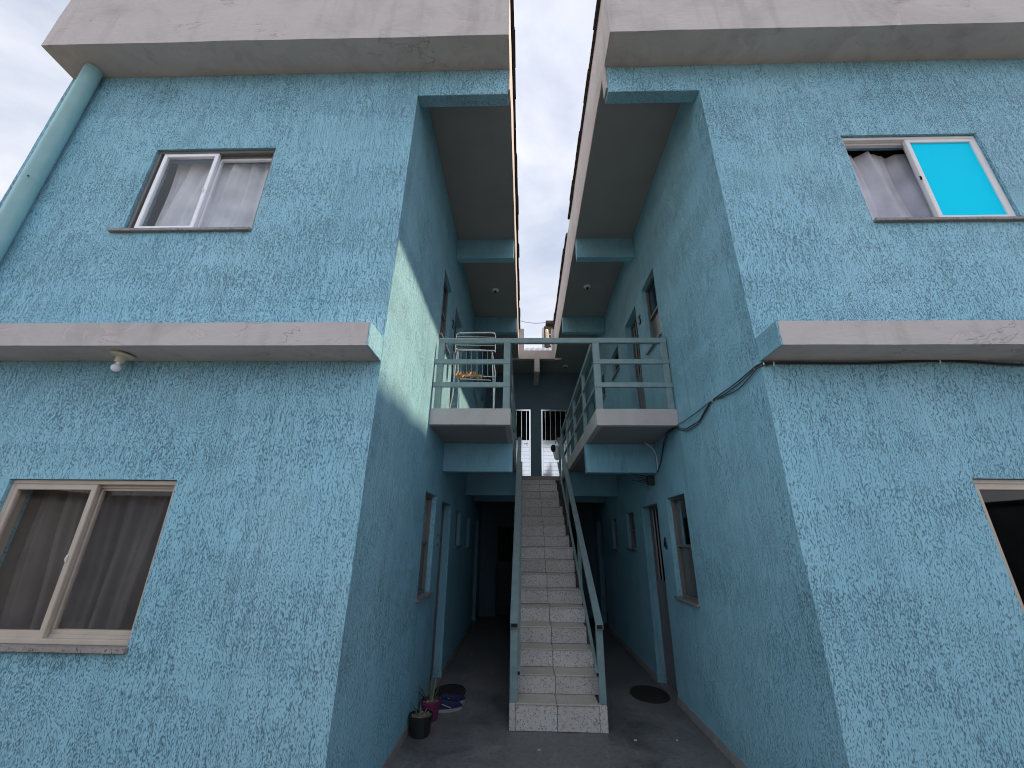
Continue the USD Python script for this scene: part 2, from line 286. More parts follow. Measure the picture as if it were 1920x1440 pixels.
def obj(name, mesh, material, parent=None, smooth=False, label=None, kind=None, cat=None, group=None):
    pp = path_of(parent); p = pp + '/' + numbered(pp, name)
    v, f, n = meshkit.arrays(mesh, smooth)
    off = base_of.get(pp, np.zeros(3)); base_of[p] = off
    m = UsdGeom.Mesh.Define(stage, p)
    m.CreatePointsAttr(Vt.Vec3fArray.FromNumpy((v - off).astype(np.float32)))
    m.CreateFaceVertexCountsAttr(Vt.IntArray.FromNumpy(np.full(len(f), 3, np.int32)))
    m.CreateFaceVertexIndicesAttr(Vt.IntArray.FromNumpy(f.astype(np.int32).ravel()))
    m.CreateSubdivisionSchemeAttr('none')
    if n is not None:
        m.CreateNormalsAttr(Vt.Vec3fArray.FromNumpy(n.astype(np.float32))); m.SetNormalsInterpolation('vertex')
    UsdShade.MaterialBindingAPI.Apply(m.GetPrim()).Bind(M[material])
    return tag(m.GetPrim(), label, cat, group, kind)

def box(x0, x1, y0, y1, z0, z1):
    return m3.Manifold.cube((x1 - x0, y1 - y0, z1 - z0)).translate((x0, y0, z0))
def cbox(x0, x1, y0, y1, z0, z1, c=0.004):
    c = min(c, .45 * min(x1 - x0, y1 - y0, z1 - z0)); pts = []
    for sx in (0, 1):
        for sy in (0, 1):
            for sz in (0, 1):
                X, Y, Z = (x0, x1)[sx], (y0, y1)[sy], (z0, z1)[sz]
                dx, dy, dz = (c, -c)[sx], (c, -c)[sy], (c, -c)[sz]
                pts += [(X + dx, Y + dy, Z), (X + dx, Y, Z + dz), (X, Y + dy, Z + dz)]
    return m3.Manifold.hull_points(np.array(pts, float))
def join(*ms): return m3.Manifold.batch_boolean(list(ms), m3.OpType.Add)
def wobble(man, length, amp, freq=2.2, seed=0):
    """uneven hand-made edges: refine and displace a few millimetres"""
    m = man.refine_to_length(length)
    t = m.to_mesh(); v = np.array(t.vert_properties[:, :3], float); f = np.array(t.tri_verts)
    d = np.stack([meshkit.fbm(v * freq + 17.3 * k, 3, seed + k) - 0.5 for k in range(3)], 1)
    return (v + d * 2 * amp, f)
def tube(pts, r, sides=8, closed=False):
    p = np.asarray(pts, float)
    v, f = [], []
    t = np.gradient(p, axis=0) if not closed else np.roll(p, -1, 0) - np.roll(p, 1, 0)
    t /= np.linalg.norm(t, axis=1, keepdims=True) + 1e-12
    up = np.array([0.12, 0.31, 0.94]); n = np.cross(t[0], up); n /= np.linalg.norm(n)
    N = len(p); R = np.broadcast_to(r, (N,))
    for i in range(N):
        n = n - t[i] * (n @ t[i]); n /= np.linalg.norm(n); b = np.cross(t[i], n)
        for k in range(sides):
            a = 2 * math.pi * k / sides; v.append(p[i] + R[i] * (math.cos(a) * n + math.sin(a) * b))
    rings = N if closed else N - 1
    for i in range(rings):
        j = (i + 1) % N
        for k in range(sides):
            q = (k + 1) % sides
            f += [(i * sides + k, i * sides + q, j * sides + q), (i * sides + k, j * sides + q, j * sides + k)]
    if not closed:
        a, b = len(v), len(v) + 1; v += [p[0], p[-1]]
        for k in range(sides):
            q = (k + 1) % sides
            f += [(a, q, k), (b, (N - 1) * sides + k, (N - 1) * sides + q)]
    return trimesh.Trimesh(np.array(v), np.array(f), process=False)
def smooth_path(pts, n=40):
    p = np.asarray(pts, float); s = np.r_[0, np.cumsum(np.linalg.norm(np.diff(p, axis=0), axis=1))]
    from scipy.interpolate import PchipInterpolator
    q = PchipInterpolator(s, p)(np.linspace(0, s[-1], n)); return q
def cat_m(*ms):
    out = []
    for m in ms:
        if not isinstance(m, trimesh.Trimesh):
            v, f, _ = meshkit.arrays(m); m = trimesh.Trimesh(v, f, process=False)
        out.append(m)
    return trimesh.util.concatenate(out)
def lathe(profile, loc, sides=28):
    m = trimesh.creation.revolve(np.array(profile, float), sections=sides); m.apply_translation(loc); return m

# ------------------------------------------------------------------ dimensions (metres)
L, R, F = -0.985, 1.575, 2.55           # corridor walls, facade plane
XL, XR = -4.40, 5.0                     # outer ends of the two wings
SL, SR = -0.14, 0.745                   # open slot between the roofs and balconies
YB = 10.05                              # back wall
ZC, ZT = 5.70, 6.50                     # upper ceiling, parapet top
ZF, ZS = 2.74, 2.66                     # upper floor, its underside
BAL = 4.08                              # balcony front
YU = 9.10                               # rear end of the slot
WT = 0.15

# ------------------------------------------------------------------ ground
def sheet(x0, x1, y0, y1, z): return (np.array([(x0, y0, z), (x1, y0, z), (x1, y1, z), (x0, y1, z)], float), np.array([(0, 1, 2, 3)]))
obj('ground', sheet(-150, 150, -150, 150, -0.004), 'earth', kind='structure')
obj('courtyard', sheet(-9, 9, -3.4, 2.3, 0.0), 'yard', kind='structure')  # unseen yard ground, invented for its bounce light and reflections
obj('floor', sheet(XL, XR, 2.3, YB + 1.2, 0.0), 'floor', kind='structure')

# ------------------------------------------------------------------ wings
def sliding_window(bld, x0, x1, z0, z1, y, alu, panes, sill_ext, outer=None, open_left=False, film=None, front='left', label=None):
    """two-sash sliding window set in the facade; sashes run in two tracks"""
    w = cbox
    ya = y + 0.022
    fr = 0.028
    frame = join(w(x0, x1, ya, ya + .085, z1 - fr, z1), w(x0, x1, ya, ya + .085, z0, z0 + fr),
                 w(x0, x0 + fr, ya, ya + .085, z0 + fr - .001, z1 - fr + .001), w(x1 - fr, x1, ya, ya + .085, z0 + fr - .001, z1 - fr + .001),
                 box(x0 + fr, x1 - fr, ya + .036, ya + .042, z1 - fr - .018, z1 - fr + .002), box(x0 + fr, x1 - fr, ya + .036, ya + .042, z0 + fr - .002, z0 + fr + .015))
    win = obj('window', frame, outer or alu, bld, label=label)
    xm = (x0 + x1) / 2; st = 0.036
    spans = {'left': (x0 + fr * (1.9 if outer else .4), xm + st / 2), 'right': (xm - st / 2, x1 - fr * .4)}
    if open_left: spans['left'] = (xm - st / 2 + .04, x1 - fr * .4 - .004)
    for side in ('left', 'right'):
        a, b = spans[side]
        yy = ya + (.004 if side == front else .046)
        zz0, zz1 = z0 + fr - .006, z1 - fr + .002
        s = join(w(a, b, yy, yy + .03, zz1 - st, zz1), w(a, b, yy, yy + .03, zz0, zz0 + st + .008), w(a, a + st, yy, yy + .03, zz0 + .002, zz1 - .002), w(b - st, b, yy, yy + .03, zz0 + .002, zz1 - .002))
        obj('sash', s, alu, win)
        gm = panes
        if film == side: gm = 'film'
        obj('pane', box(a + st - .004, b - st + .004, yy + .012, yy + .017, zz0 + st, zz1 - st + .004), gm, win)
        if side == front:
            hx = (b - st * .75) if side == 'left' else (a + st * .6)
            if open_left: hx = a - .012
            obj('latch', join(cbox(hx - .006, hx + .006, yy - .007, yy + .001, (z0 + z1) / 2 - .03, (z0 + z1) / 2 + .012), cbox(hx - .003, hx + .003, yy - .013, yy - .006, (z0 + z1) / 2 - .02, (z0 + z1) / 2)),
                'black' if film else 'alu_silver', win)
    sl = cbox(x0 - sill_ext[0], x1 + sill_ext[1], y - .028, y + .12, z0 - .026, z0, .003)
    obj('sill', wobble(sl, .05, .0015, 9, 3), 'granite', win)
    return win

def curtain(label, x0, x1, z0, z1, y, material, folds, amp, gather, seed, group=None):
    r = np.random.default_rng(seed)
    nx, nz = 150, 26
    u = np.linspace(0, 1, nx); v = np.linspace(0, 1, nz)
    ph = r.uniform(0, 6, 4)
    U, Vv = np.meshgrid(u, v)
    f = U * folds * 2 * math.pi
    wv = np.sin(f + ph[0] + .7 * np.sin(2.1 * U * 3 + ph[1])) + .45 * np.sin(1.73 * f + ph[2]) + .25 * np.sin(3.1 * f + ph[3])
    Y = y + amp * wv * (0.55 + .45 * Vv) + .012 * np.sin(5 * Vv + 9 * U)
    X = x0 + (x1 - x0) * U + gather * (Vv - .5) * np.sin(U * 5 + ph[1]) * .08
    Z = z1 + (z0 - z1) * Vv
    idx = np.arange(nx * nz).reshape(nz, nx)
    q = np.stack([idx[:-1, :-1], idx[:-1, 1:], idx[1:, 1:], idx[1:, :-1]], -1).reshape(-1, 4)
    o = obj('curtain', (np.stack([X, Y, Z], -1).reshape(-1, 3), q), material, smooth=True)
    return tag(o, label, 'curtain', group)

# side-wall features, identical on both wings: y and z ranges
UP_WIN, UP_DOOR = (4.24, 4.75, 3.79, 4.70), (5.10, 5.73, ZF, 4.69)
LO_WIN, LO_DOOR = (4.20, 4.74, 1.03, 2.00), (5.09, 5.76, 0.0, 1.98)
UP_SMALL = [(6.28, 6.79, 4.23, 4.65), (7.53, 8.02, 4.20, 4.65)]
LO_SMALL = [(6.22, 6.68, 1.46, 1.95), (7.40, 7.82, 1.42, 1.91)]
UP_DOOR2, LO_DOOR2 = (8.75, 9.40, ZF, 4.69), (8.75, 9.40, 0.0, 1.95)

def side_box(s, d0, d1, y0, y1, z0, z1, c=None):
    """box on a side wall; d = depth into the wall from its face (negative = proud of it)"""
    xs = sorted((L - d0, L - d1)) if s < 0 else sorted((R + d0, R + d1))
    return box(xs[0], xs[1], y0, y1, z0, z1) if c is None else cbox(xs[0], xs[1], y0, y1, z0, z1, c)

def side_window(bld, s, y0, y1, z0, z1, two_tone, alu, label=None):
    d = .05
    fr = .028
    w = obj('window', join(side_box(s, d, d + .06, y0, y1, z1 - fr, z1), side_box(s, d, d + .06, y0, y1, z0, z0 + fr), side_box(s, d, d + .06, y0, y0 + fr, z0 + .01, z1 - .01),
                     side_box(s, d, d + .06, y1 - fr, y1, z0 + .01, z1 - .01), side_box(s, d + .005, d + .055, y0 + .01, y1 - .01, z0 + (z1 - z0) * .5 - .012, z0 + (z1 - z0) * .5 + .012)), alu, bld, label=label)
    zm = z0 + (z1 - z0) * .5
    obj('pane', side_box(s, d + .024, d + .03, y0 + fr - .004, y1 - fr + .004, zm + .008, z1 - fr + .004), two_tone[0], w)
    obj('pane', side_box(s, d + .03, d + .036, y0 + fr - .004, y1 - fr + .004, z0 + fr - .004, zm - .008), two_tone[1], w)
    obj('sill', side_box(s, -.03, .10, y0 - .03, y1 + .03, z0 - .022, z0 + .001, .003), 'granite', w)
    return w

def side_door(bld, s, y0, y1, z0, z1, label=None):
    d = .095
    fr = .035
    dr = obj('door', join(side_box(s, d, d + .05, y0, y1, z1 - fr, z1), side_box(s, d, d + .05, y0, y0 + fr, z0 + .002, z1 - .01), side_box(s, d, d + .05, y1 - fr, y1, z0 + .002, z1 - .01)), 'door_grey', bld, label=label)
    zb = z0 + (z1 - z0) * .56
    obj('door_panel', side_box(s, d + .012, d + .04, y0 + fr - .002, y1 - fr + .002, z0 + .012, zb, .006), 'door_grey', dr)
    ins = join(*[side_box(s, d + .006, d + .02, y0 + .09, y1 - .09, z0 + .12 + k * (zb - z0 - .2) / 3, z0 + .12 + (k + 1) * (zb - z0 - .2) / 3 - .05, .008) for k in range(3)])
    obj('raised_panel', ins, 'door_grey', dr)
    nb = 5
    for k in range(nb):
        yy = y0 + fr + (k + .5) * (y1 - y0 - 2 * fr) / nb
        obj('bar', side_box(s, d + .012, d + .026, yy - .007, yy + .007, zb - .002, z1 - fr + .002, .002), 'bar', dr)
    obj('handle', join(side_box(s, d - .03, d + .013, y0 + .07, y0 + .085, zb - .12, zb - .105), side_box(s, d - .035, d - .02, y0 + .065, y0 + .16, zb - .125, zb - .1, .004)), 'bar', dr)
    obj('threshold', side_box(s, -.012, d + .06, y0 + .001, y1 - .001, z0 + .001, z0 + .014, .003), 'granite', dr)
    return dr

def wing(s):
    lbl = ('turquoise two storey wing left of the stairs with drainpipe at its outer corner' if s < 0 else
           'turquoise two storey wing right of the stairs with a bright blue window pane')
    xo, xi = (XL, L) if s < 0 else (R, XR)         # x range of the body
    inner, outer = (L, XL) if s < 0 else (R, XR)
    slot = SL if s < 0 else SR
    b = thing('apartment_wing', lbl, 'building', ((xo + xi) / 2, F, 0), 'two mirrored wings of the apartment block')
    # facade, upper and lower storey, with window openings
    if s < 0: wu, wl = (-3.235, -2.170, 3.84, 4.73), (-3.255, -2.170, 0.975, 1.875)
    else: wu, wl = (2.660, 3.764, 3.865, 4.765), (2.664, 3.750, 0.99, 1.925)
    up = box(xo, xi, F, F + WT, 2.775, ZC) - box(wu[0], wu[1], F - 1, F + 1, wu[2] - .018, wu[3])
    lo = box(xo, xi, F, F + WT, 0, 2.775) - box(wl[0], wl[1], F - 1, F + 1, wl[2] - .018, wl[3])
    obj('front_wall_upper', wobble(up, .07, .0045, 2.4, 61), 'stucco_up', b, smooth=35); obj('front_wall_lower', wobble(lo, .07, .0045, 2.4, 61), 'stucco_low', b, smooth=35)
    # side wall on the passage with doors and windows
    xs = sorted((inner, inner + s * WT))
    y0 = F + WT
    us = box(xs[0], xs[1], y0, YB, 2.775, ZC); ls = box(xs[0], xs[1], y0, YB, 0, 2.775)
    for q in [UP_WIN, UP_DOOR, UP_DOOR2] + UP_SMALL: us = us - box(xs[0] - 1, xs[1] + 1, q[0], q[1], q[2] - (.016 if q[2] > ZF + .1 else 0), q[3])
    for q in [UP_DOOR, UP_DOOR2]: ls = ls - box(xs[0] - 1, xs[1] + 1, q[0], q[1], q[2], 3)
    for q in [LO_WIN, LO_DOOR, LO_DOOR2] + LO_SMALL: ls = ls - box(xs[0] - 1, xs[1] + 1, q[0], q[1], q[2] - (.01 if q[2] == 0 else .016), q[3])
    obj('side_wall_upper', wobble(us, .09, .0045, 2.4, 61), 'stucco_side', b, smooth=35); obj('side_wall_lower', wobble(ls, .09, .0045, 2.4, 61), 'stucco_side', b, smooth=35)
    # outer and rear walls, floors: the body is closed
    ex = sorted((outer, outer - s * WT))
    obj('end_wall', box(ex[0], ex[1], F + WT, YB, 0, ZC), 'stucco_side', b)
    ix = sorted((inner + s * WT, outer - s * WT))
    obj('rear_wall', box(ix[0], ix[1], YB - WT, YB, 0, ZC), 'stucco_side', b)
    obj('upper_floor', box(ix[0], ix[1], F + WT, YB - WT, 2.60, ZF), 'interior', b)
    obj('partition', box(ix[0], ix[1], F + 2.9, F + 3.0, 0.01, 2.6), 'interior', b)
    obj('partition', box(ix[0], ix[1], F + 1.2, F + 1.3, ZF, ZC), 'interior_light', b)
    # roof: ceiling slab, front and slot parapets
    rx = sorted((outer, slot))
    cx = sorted((outer, slot - s * -.16))
    cx = sorted((outer, slot + s * .16))
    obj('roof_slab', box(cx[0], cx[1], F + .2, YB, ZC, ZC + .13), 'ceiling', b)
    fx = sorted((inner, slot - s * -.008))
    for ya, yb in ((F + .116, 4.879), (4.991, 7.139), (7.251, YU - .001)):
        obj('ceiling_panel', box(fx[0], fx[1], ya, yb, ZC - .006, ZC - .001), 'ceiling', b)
    pf0 = 2.265
    px = sorted((outer, slot))
    obj('front_parapet', wobble(box(px[0], px[1], pf0, F + .2, ZC, ZT), .07, .006, 2.0, 5 if s < 0 else 9), 'render', b, smooth=35)
    qx = sorted((slot, slot + s * .16))
    obj('slot_parapet', wobble(box(qx[0], qx[1], F + .2, YU + .0, ZC, ZT), .09, .005, 2.0, 15 if s < 0 else 19), 'render', b, smooth=35)
    # ledge between the storeys
    lx = sorted((outer, inner + s * .014))
    obj('ledge', wobble(box(lx[0], lx[1], F - .245, F - .001, 2.69, 2.855), .05, .0035, 3.0, 25 if s < 0 else 29), 'render', b, smooth=35)
    kx = sorted((inner, inner + s * .013))
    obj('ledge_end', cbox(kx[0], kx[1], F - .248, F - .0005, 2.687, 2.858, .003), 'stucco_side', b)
    # beams over the balcony
    bx = sorted((inner, slot + s * .012))
    for ya, yb in ((F, F + .115), (4.88, 4.99), (7.14, 7.25)):
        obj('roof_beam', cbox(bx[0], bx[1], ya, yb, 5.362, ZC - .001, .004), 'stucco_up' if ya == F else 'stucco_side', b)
    obj('beam_end', cbox(*sorted((slot - s * .006, slot + s * .011)), F - .012, F + .10, 5.40, ZC - .002, .004), 'render', b)
    # balcony slab with edge kerb
    gx = sorted((inner, slot))
    gs = sorted((inner, slot + s * .008))
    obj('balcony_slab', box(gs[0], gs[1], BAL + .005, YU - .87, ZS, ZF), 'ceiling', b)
    obj('balcony_kerb', wobble(cbox(gx[0], gx[1], BAL, BAL + .07, ZS - .004, 2.832, .004), .08, .002, 3, 4), 'render', b, smooth=30)
    hx = sorted((slot, slot + s * .06))
    n = 7; ys = np.linspace(BAL + .071, YU - .87, n + 1)
    for k in range(n):
        obj('kerb_tile', cbox(hx[0], hx[1], ys[k] + .004, ys[k + 1] - .004, ZS - .003, 2.83 - (k % 2) * .003, .003), 'render', b)
    # beams below the balcony
    for ya, zb in ((4.95, 2.312), (7.1, 2.25)):
        obj('balcony_beam', cbox(bx[0] if s < 0 else slot + .0, bx[1] if s > 0 else slot, ya, ya + .12, zb, ZS - .001, .004), 'stucco_side', b)
    # roof tiles capping the slot parapet, one by one, the row slightly uneven
    yy = 2.30; k = 0
    r2 = np.random.default_rng(3 if s < 0 else 4)
    while yy < YU - .1:
        ln = .37 + r2.uniform(-.02, .02)
        skip = s > 0 and k == 8
        if not skip:
            over = .035 + r2.uniform(-.012, .012)
            a = np.linspace(0, math.pi, 7)
            prof = [(-math.cos(t) * .11, math.sin(t) * .055) for t in a] + [(math.cos(t) * .097, math.sin(t) * .04) for t in a]
            pl = Polygon(prof)
            m = trimesh.creation.extrude_polygon(pl, ln + .03, engine='earcut')
            v = m.vertices.copy()
            taper = 1 - .10 * (v[:, 2] / ln)
            nv = np.stack([v[:, 0] * taper, v[:, 2], v[:, 1] + .012 * (1 - v[:, 2] / ln)], 1)
            cxp = slot + s * (.11 - over)
            m = trimesh.Trimesh(nv + [cxp, yy, ZT + .004 + .012], m.faces)
            obj('ridge_tile', m, 'tile', b)
            sx = sorted((slot - s * (over + .004), slot + s * .09))
            obj('ridge_tile', cbox(sx[0], sx[1], yy + .006, yy + ln - .008, ZT - .008, ZT + .012, .003), 'tile', b)
        yy += ln; k += 1
    # skirting tiles on the passage side
    ys = [F + .02]
    while ys[-1] < 9.7: ys.append(ys[-1] + .345)
    for a, c in zip(ys[:-1], ys[1:]):
        segs = [(a, c)]
        for q in (LO_DOOR, LO_DOOR2):
            ns = []
            for u, v in segs:
                if v <= q[0] or u >= q[1]: ns.append((u, v)); continue
                if u < q[0] - .03: ns.append((u, q[0]))
                if v > q[1] + .03: ns.append((q[1], v))
            segs = ns
        for u, v in segs:
            obj('skirting_tile', side_box(s, -.011, -.0005, u + .0025, v - .0025, 0.001, .075 + random.uniform(-.002, .002), .002), 'skirting', b)
    # windows and doors
    if s < 0:
        sliding_window(b, *wu, F, 'alu_silver', 'glass', (.09, 0.0), outer='alu_dark', label='silver sliding window of the upper storey')
        sliding_window(b, *wl, F, 'alu_beige', 'glass', (.02, .012), label='beige sliding window of the lower storey')
    else:
        sliding_window(b, *wu, F, 'alu_white', 'glass', (.0, .09), open_left=True, film='right', front='right', label='white sliding window with bright cyan pane')
        sliding_window(b, *wl, F, 'alu_beige', 'glass_dark', (.01, .02), label='dark window of the lower storey')
    side_window(b, s, *UP_WIN, ('glass_teal', 'glass_grey'), 'alu_dark')
    side_window(b, s, *LO_WIN, ('glass', 'glass_grey'), 'alu_dark')
    for q in UP_SMALL + LO_SMALL: side_window(b, s, *q, ('glass_teal', 'glass_grey'), 'alu_dark')
    side_door(b, s, *UP_DOOR); side_door(b, s, *LO_DOOR)
    side_door(b, s, *UP_DOOR2); side_door(b, s, *LO_DOOR2)
    return b
left_wing, right_wing = wing(-1), wing(1)

# ------------------------------------------------------------------ rear block that joins the wings
rear = thing('rear_block', 'blue rear wall with two silver doors at the top of the stairs', 'building', ((L + R) / 2, YB, 0))
D1, D2 = (-.56, .167), (.426, 1.16)
rw = box(L - .0, R + .0, YB, YB + WT, 0, ZC + .13)
for d in (D1, D2): rw = rw - box(d[0], d[1], YB - 1, YB + 1, ZF, 4.68)
GD1, GD2 = (-.63, .05), (.62, 1.28)
for d in (GD1, GD2): rw = rw - box(d[0], d[1], YB - 1, YB + 1, -.01, 1.86)
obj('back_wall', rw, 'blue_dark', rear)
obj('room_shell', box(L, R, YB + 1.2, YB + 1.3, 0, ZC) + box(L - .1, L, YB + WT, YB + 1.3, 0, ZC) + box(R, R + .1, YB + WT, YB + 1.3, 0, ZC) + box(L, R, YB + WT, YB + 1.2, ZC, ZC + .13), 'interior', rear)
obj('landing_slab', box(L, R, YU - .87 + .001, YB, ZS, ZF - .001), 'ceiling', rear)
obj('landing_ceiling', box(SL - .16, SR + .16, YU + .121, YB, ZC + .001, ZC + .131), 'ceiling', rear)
obj('landing_beam', cbox(L, R, 8.30, 8.42, 2.25, ZS - .001, .004), 'stucco_side', rear)
obj('roof_beam', cbox(.245, .373, YU - .004, YB - .001, 5.335, ZC, .004), 'render', rear)
u = join(box(SL + .001, SR - .001, YU, YU + .12, 5.675, 5.90), box(SL + .001, -.005, YU, YU + .12, 5.675, ZT), box(.675, SR - .001, YU, YU + .12, 5.675, ZT))
obj('notched_parapet', wobble(u, .06, .003, 3, 8), 'render', rear, smooth=35)
def alu_door(x0, x1, z0, z1, y, parent, material='alu_door', bars=5):
    fr = .045
    d = obj('door', join(cbox(x0, x1, y, y + .06, z1 - fr, z1), cbox(x0, x0 + fr, y, y + .06, z0 + .002, z1 - .01), cbox(x1 - fr, x1, y, y + .06, z0 + .002, z1 - .01)), material, parent)
    zb = z0 + (z1 - z0) * .59
    n = 12
    slats = []
    for k in range(n):
        a = z0 + .02 + (zb - z0 - .02) * k / n; c = z0 + .02 + (zb - z0 - .02) * (k + 1) / n
        obj('slat', cbox(x0 + fr - .003, x1 - fr + .003, y + .018 + .002 * (k % 2), y + .04, a + .001, c - .001, .002), material, d)
    for k in range(bars):
        xx = x0 + fr + (k + .5) * (x1 - x0 - 2 * fr) / bars
        obj('bar', cbox(xx - .009, xx + .009, y + .02, y + .038, zb - .002, z1 - fr + .002, .003), material, d)
    obj('lock', join(cbox(x1 - fr - .06, x1 - fr - .03, y - .004, y + .02, zb - .14, zb - .04), cbox(x1 - fr - .12, x1 - fr - .035, y - .03, y - .018, zb - .10, zb - .085), cbox(x1 - fr - .05, x1 - fr - .04, y - .03, y, zb - .098, zb - .087)), material, d)
    return d
alu_door(*D1, ZF, 4.68, YB - .012, rear); alu_door(*D2, ZF, 4.68, YB - .012, rear)
alu_door(*GD1, 0.0, 1.86, YB + .03, rear, 'door_dark'); alu_door(*GD2, 0.0, 1.86, YB + .03, rear, 'door_dark')

# ------------------------------------------------------------------ staircase
ST0, R1, RI, TR = 4.392, .204, .1573, .24
NST = 17
x0s, x1s = -.11, .72
def nose(k): return ST0 + TR * (k - 1), R1 + RI * (k - 1)      # y, z of the k-th nosing
stair = thing('staircase', 'steep straight flight of speckled stone steps between the two wings', 'staircase', (.3, ST0, 0))
prof = [(ST0 + .012, 0.0)]
for k in range(1, NST + 1):
    y, z = nose(k); prof += [(y + .012, z - .022), (y + TR + .012, z - .022)]
ye, ze = nose(NST)
prof[-1] = (ye + .10, ze - .022)
prof += [(ye + .10, ze - .24), (ST0 + .45, 0.0)]
pg = trimesh.creation.extrude_polygon(Polygon(prof), x1s - x0s, engine='earcut')
v = pg.vertices
obj('stair_body', trimesh.Trimesh(np.stack([v[:, 2] + x0s, v[:, 0], v[:, 1]], 1), pg.faces[:, ::-1]), 'grout', stair)
redge = [.662, .712, .702, .676, .700, .706, .664, .685, .70, .673, .645, .654, .653, .62, .63, .626, .62]
for k in range(1, NST + 1):
    y, z = nose(k); zl = 0.001 if k == 1 else nose(k - 1)[1]
    xl = -.068 if k == 1 else -.076; xr = redge[k - 1]
    mid = .298 + random.uniform(-.006, .006)
    for a, c in ((xl, mid - .0024), (mid + .0024, xr)):
        j = random.uniform(-.0015, .0015)
        obj('riser_tile', cbox(a, c, y + j, y + .0135, zl + .002, z - .013 + j, .0015), 'riser', stair)
    if k < NST:
        mt = mid + random.uniform(-.012, .012)
        for a, c in ((xl, mt - .0024), (mt + .0024, xr)):
            obj('tread_tile', cbox(a, c, y - .008 + random.uniform(-.001, .002), y + TR + .002, z - .012, z + random.uniform(-.0015, .001), .002), 'tread', stair)
y, z = nose(1)
for a, c in ((-.128, -.071), (.665, .733)):
    obj('end_strip', cbox(a, c, y - .004, y + .05, .001, z - .002, .003), 'riser', stair)
obj('string_wall', box(x0s - .016, x0s - .001, ST0 + .05, ST0 + .5, 0.001, .3), 'render', stair)

# railings: square tubes
def slope_bar(x0, x1, ya, za, yb, zb, h):
    return m3.Manifold.hull_points(np.array([(x, y, z + dz) for x in (x0, x1) for y, z in ((ya, za), (yb, zb)) for dz in (0, h)], float))
def stair_rail(xa, xb, label, inner):
    r = thing('stair_railing', label, 'railing', ((xa + xb) / 2, 4.42, .2), 'sloping railings of the stairs')
    m = (3.40 - .78) / (8.05 - 4.37)
    zt = lambda y: .785 + m * (y - 4.37)
    obj('post', cbox(xa, xb, 4.40, 4.45, .203, zt(4.40) - .002, .003), 'rail', r)
    obj('handrail', slope_bar(xa - .002, xb + .002, 4.37, zt(4.37), 8.10, zt(8.10), .042), 'rail', r)
    obj('open_end', box(xa + .004, xb - .004, 4.3685, 4.371, zt(4.37) + .004, zt(4.37) + .036), 'black', r)  # black plate standing in for the shaded hollow of the tube
    li = (xb - .005, xb + .022) if inner > 0 else (xa - .022, xa + .005)
    m2 = (2.95 - .425) / (8.05 - 4.42)
    zl = lambda y: .425 + m2 * (y - 4.42)
    obj('lower_rail', slope_bar(li[0], li[1], 4.395, zl(4.395), 8.06, zl(8.06), .036), 'rail', r)
    obj('open_end', box(li[0] + .003, li[1] - .003, 4.3935, 4.396, zl(4.395) + .004, zl(4.395) + .03), 'black', r)  # same black plate, painting the dark inside of the lower rail
    for yp in (5.62, 6.86, 8.02):
        k = (yp - ST0) / TR
        zb = R1 + RI * math.floor(k) - .01
        obj('post', cbox(xa + .01, xb - .01, yp, yp + .04, zb, zt(yp) + .002, .003), 'rail', r)
    return r
stair_rail(-.127, -.055, 'grey green railing down the left side of the stairs', 1)
stair_rail(.672, .734, 'grey green railing down the right side of the stairs', -1)

br = thing('balcony_railing', 'grey green square tube railing along both balconies with one bar spanning the stairs', 'railing', (.3, BAL, 2.83))
yr = BAL + .012
obj('top_rail', cbox(-.955, 1.565, yr, yr + .045, 3.60, 3.662, .004), 'rail', br)
for a, c in ((-.985, -.150), (.750, 1.573)):
    for z0, z1 in ((3.345, 3.40), (3.075, 3.13)):
        obj('middle_rail', cbox(a, c, yr - .006, yr + .026, z0, z1, .003), 'rail', br)
for a, c in ((-.955, -.885), (-.225, -.152), (.752, .825), (1.495, 1.562)):
    obj('post', cbox(a, c, yr + .001, yr + .044, 2.831, 3.601, .003), 'rail', br)
for xs, sg in ((-.148, -1), (.752, 1)):
    a, c = sorted((xs, xs + sg * .045))
    obj('top_rail', cbox(a, c, yr + .046, 8.2, 3.602, 3.66, .004), 'rail', br)
    for z0, z1 in ((3.35, 3.385), (3.08, 3.115)):
        obj('middle_rail', cbox(a + .005, c - .005, yr + .046, 8.2, z0, z1, .003), 'rail', br)
    for yp in (5.02, 6.05, 7.1, 8.14):
        obj('post', cbox(a + .002, c - .002, yp, yp + .06, 2.831, 3.603, .003), 'rail', br)

# ------------------------------------------------------------------ curtains
curtain('white voile curtain behind the upper left window, a dark gap at its left', -3.17, -2.12, 3.80, 4.76, F + .152, 'curtain_white', 5.0, .026, 1.5, 11)
curtain('grey brown curtain behind the large beige window at lower left', -3.55, -2.12, .92, 1.9, F + .18, 'curtain_brown', 8.0, .028, 1.0, 12)
curtain('pale lilac grey curtain in the open half of the upper right window', 2.62, 3.45, 3.83, 4.74, F + .18, 'curtain_lilac', 3.6, .036, 1.2, 13)

sc_ = np.array([(R + .17 + .012 * math.sin(j * 1.7), 4.34 + .11 * j / 8, z) for z in np.linspace(2.0, 1.56, 8) for j in range(9)])
si = np.arange(72).reshape(8, 9)
tag(obj('curtain', (sc_, np.stack([si[:-1, :-1], si[:-1, 1:], si[1:, 1:], si[1:, :-1]], -1).reshape(-1, 4)), 'curtain_white', smooth=True), 'narrow white curtain strip in the lower right passage window', 'curtain')

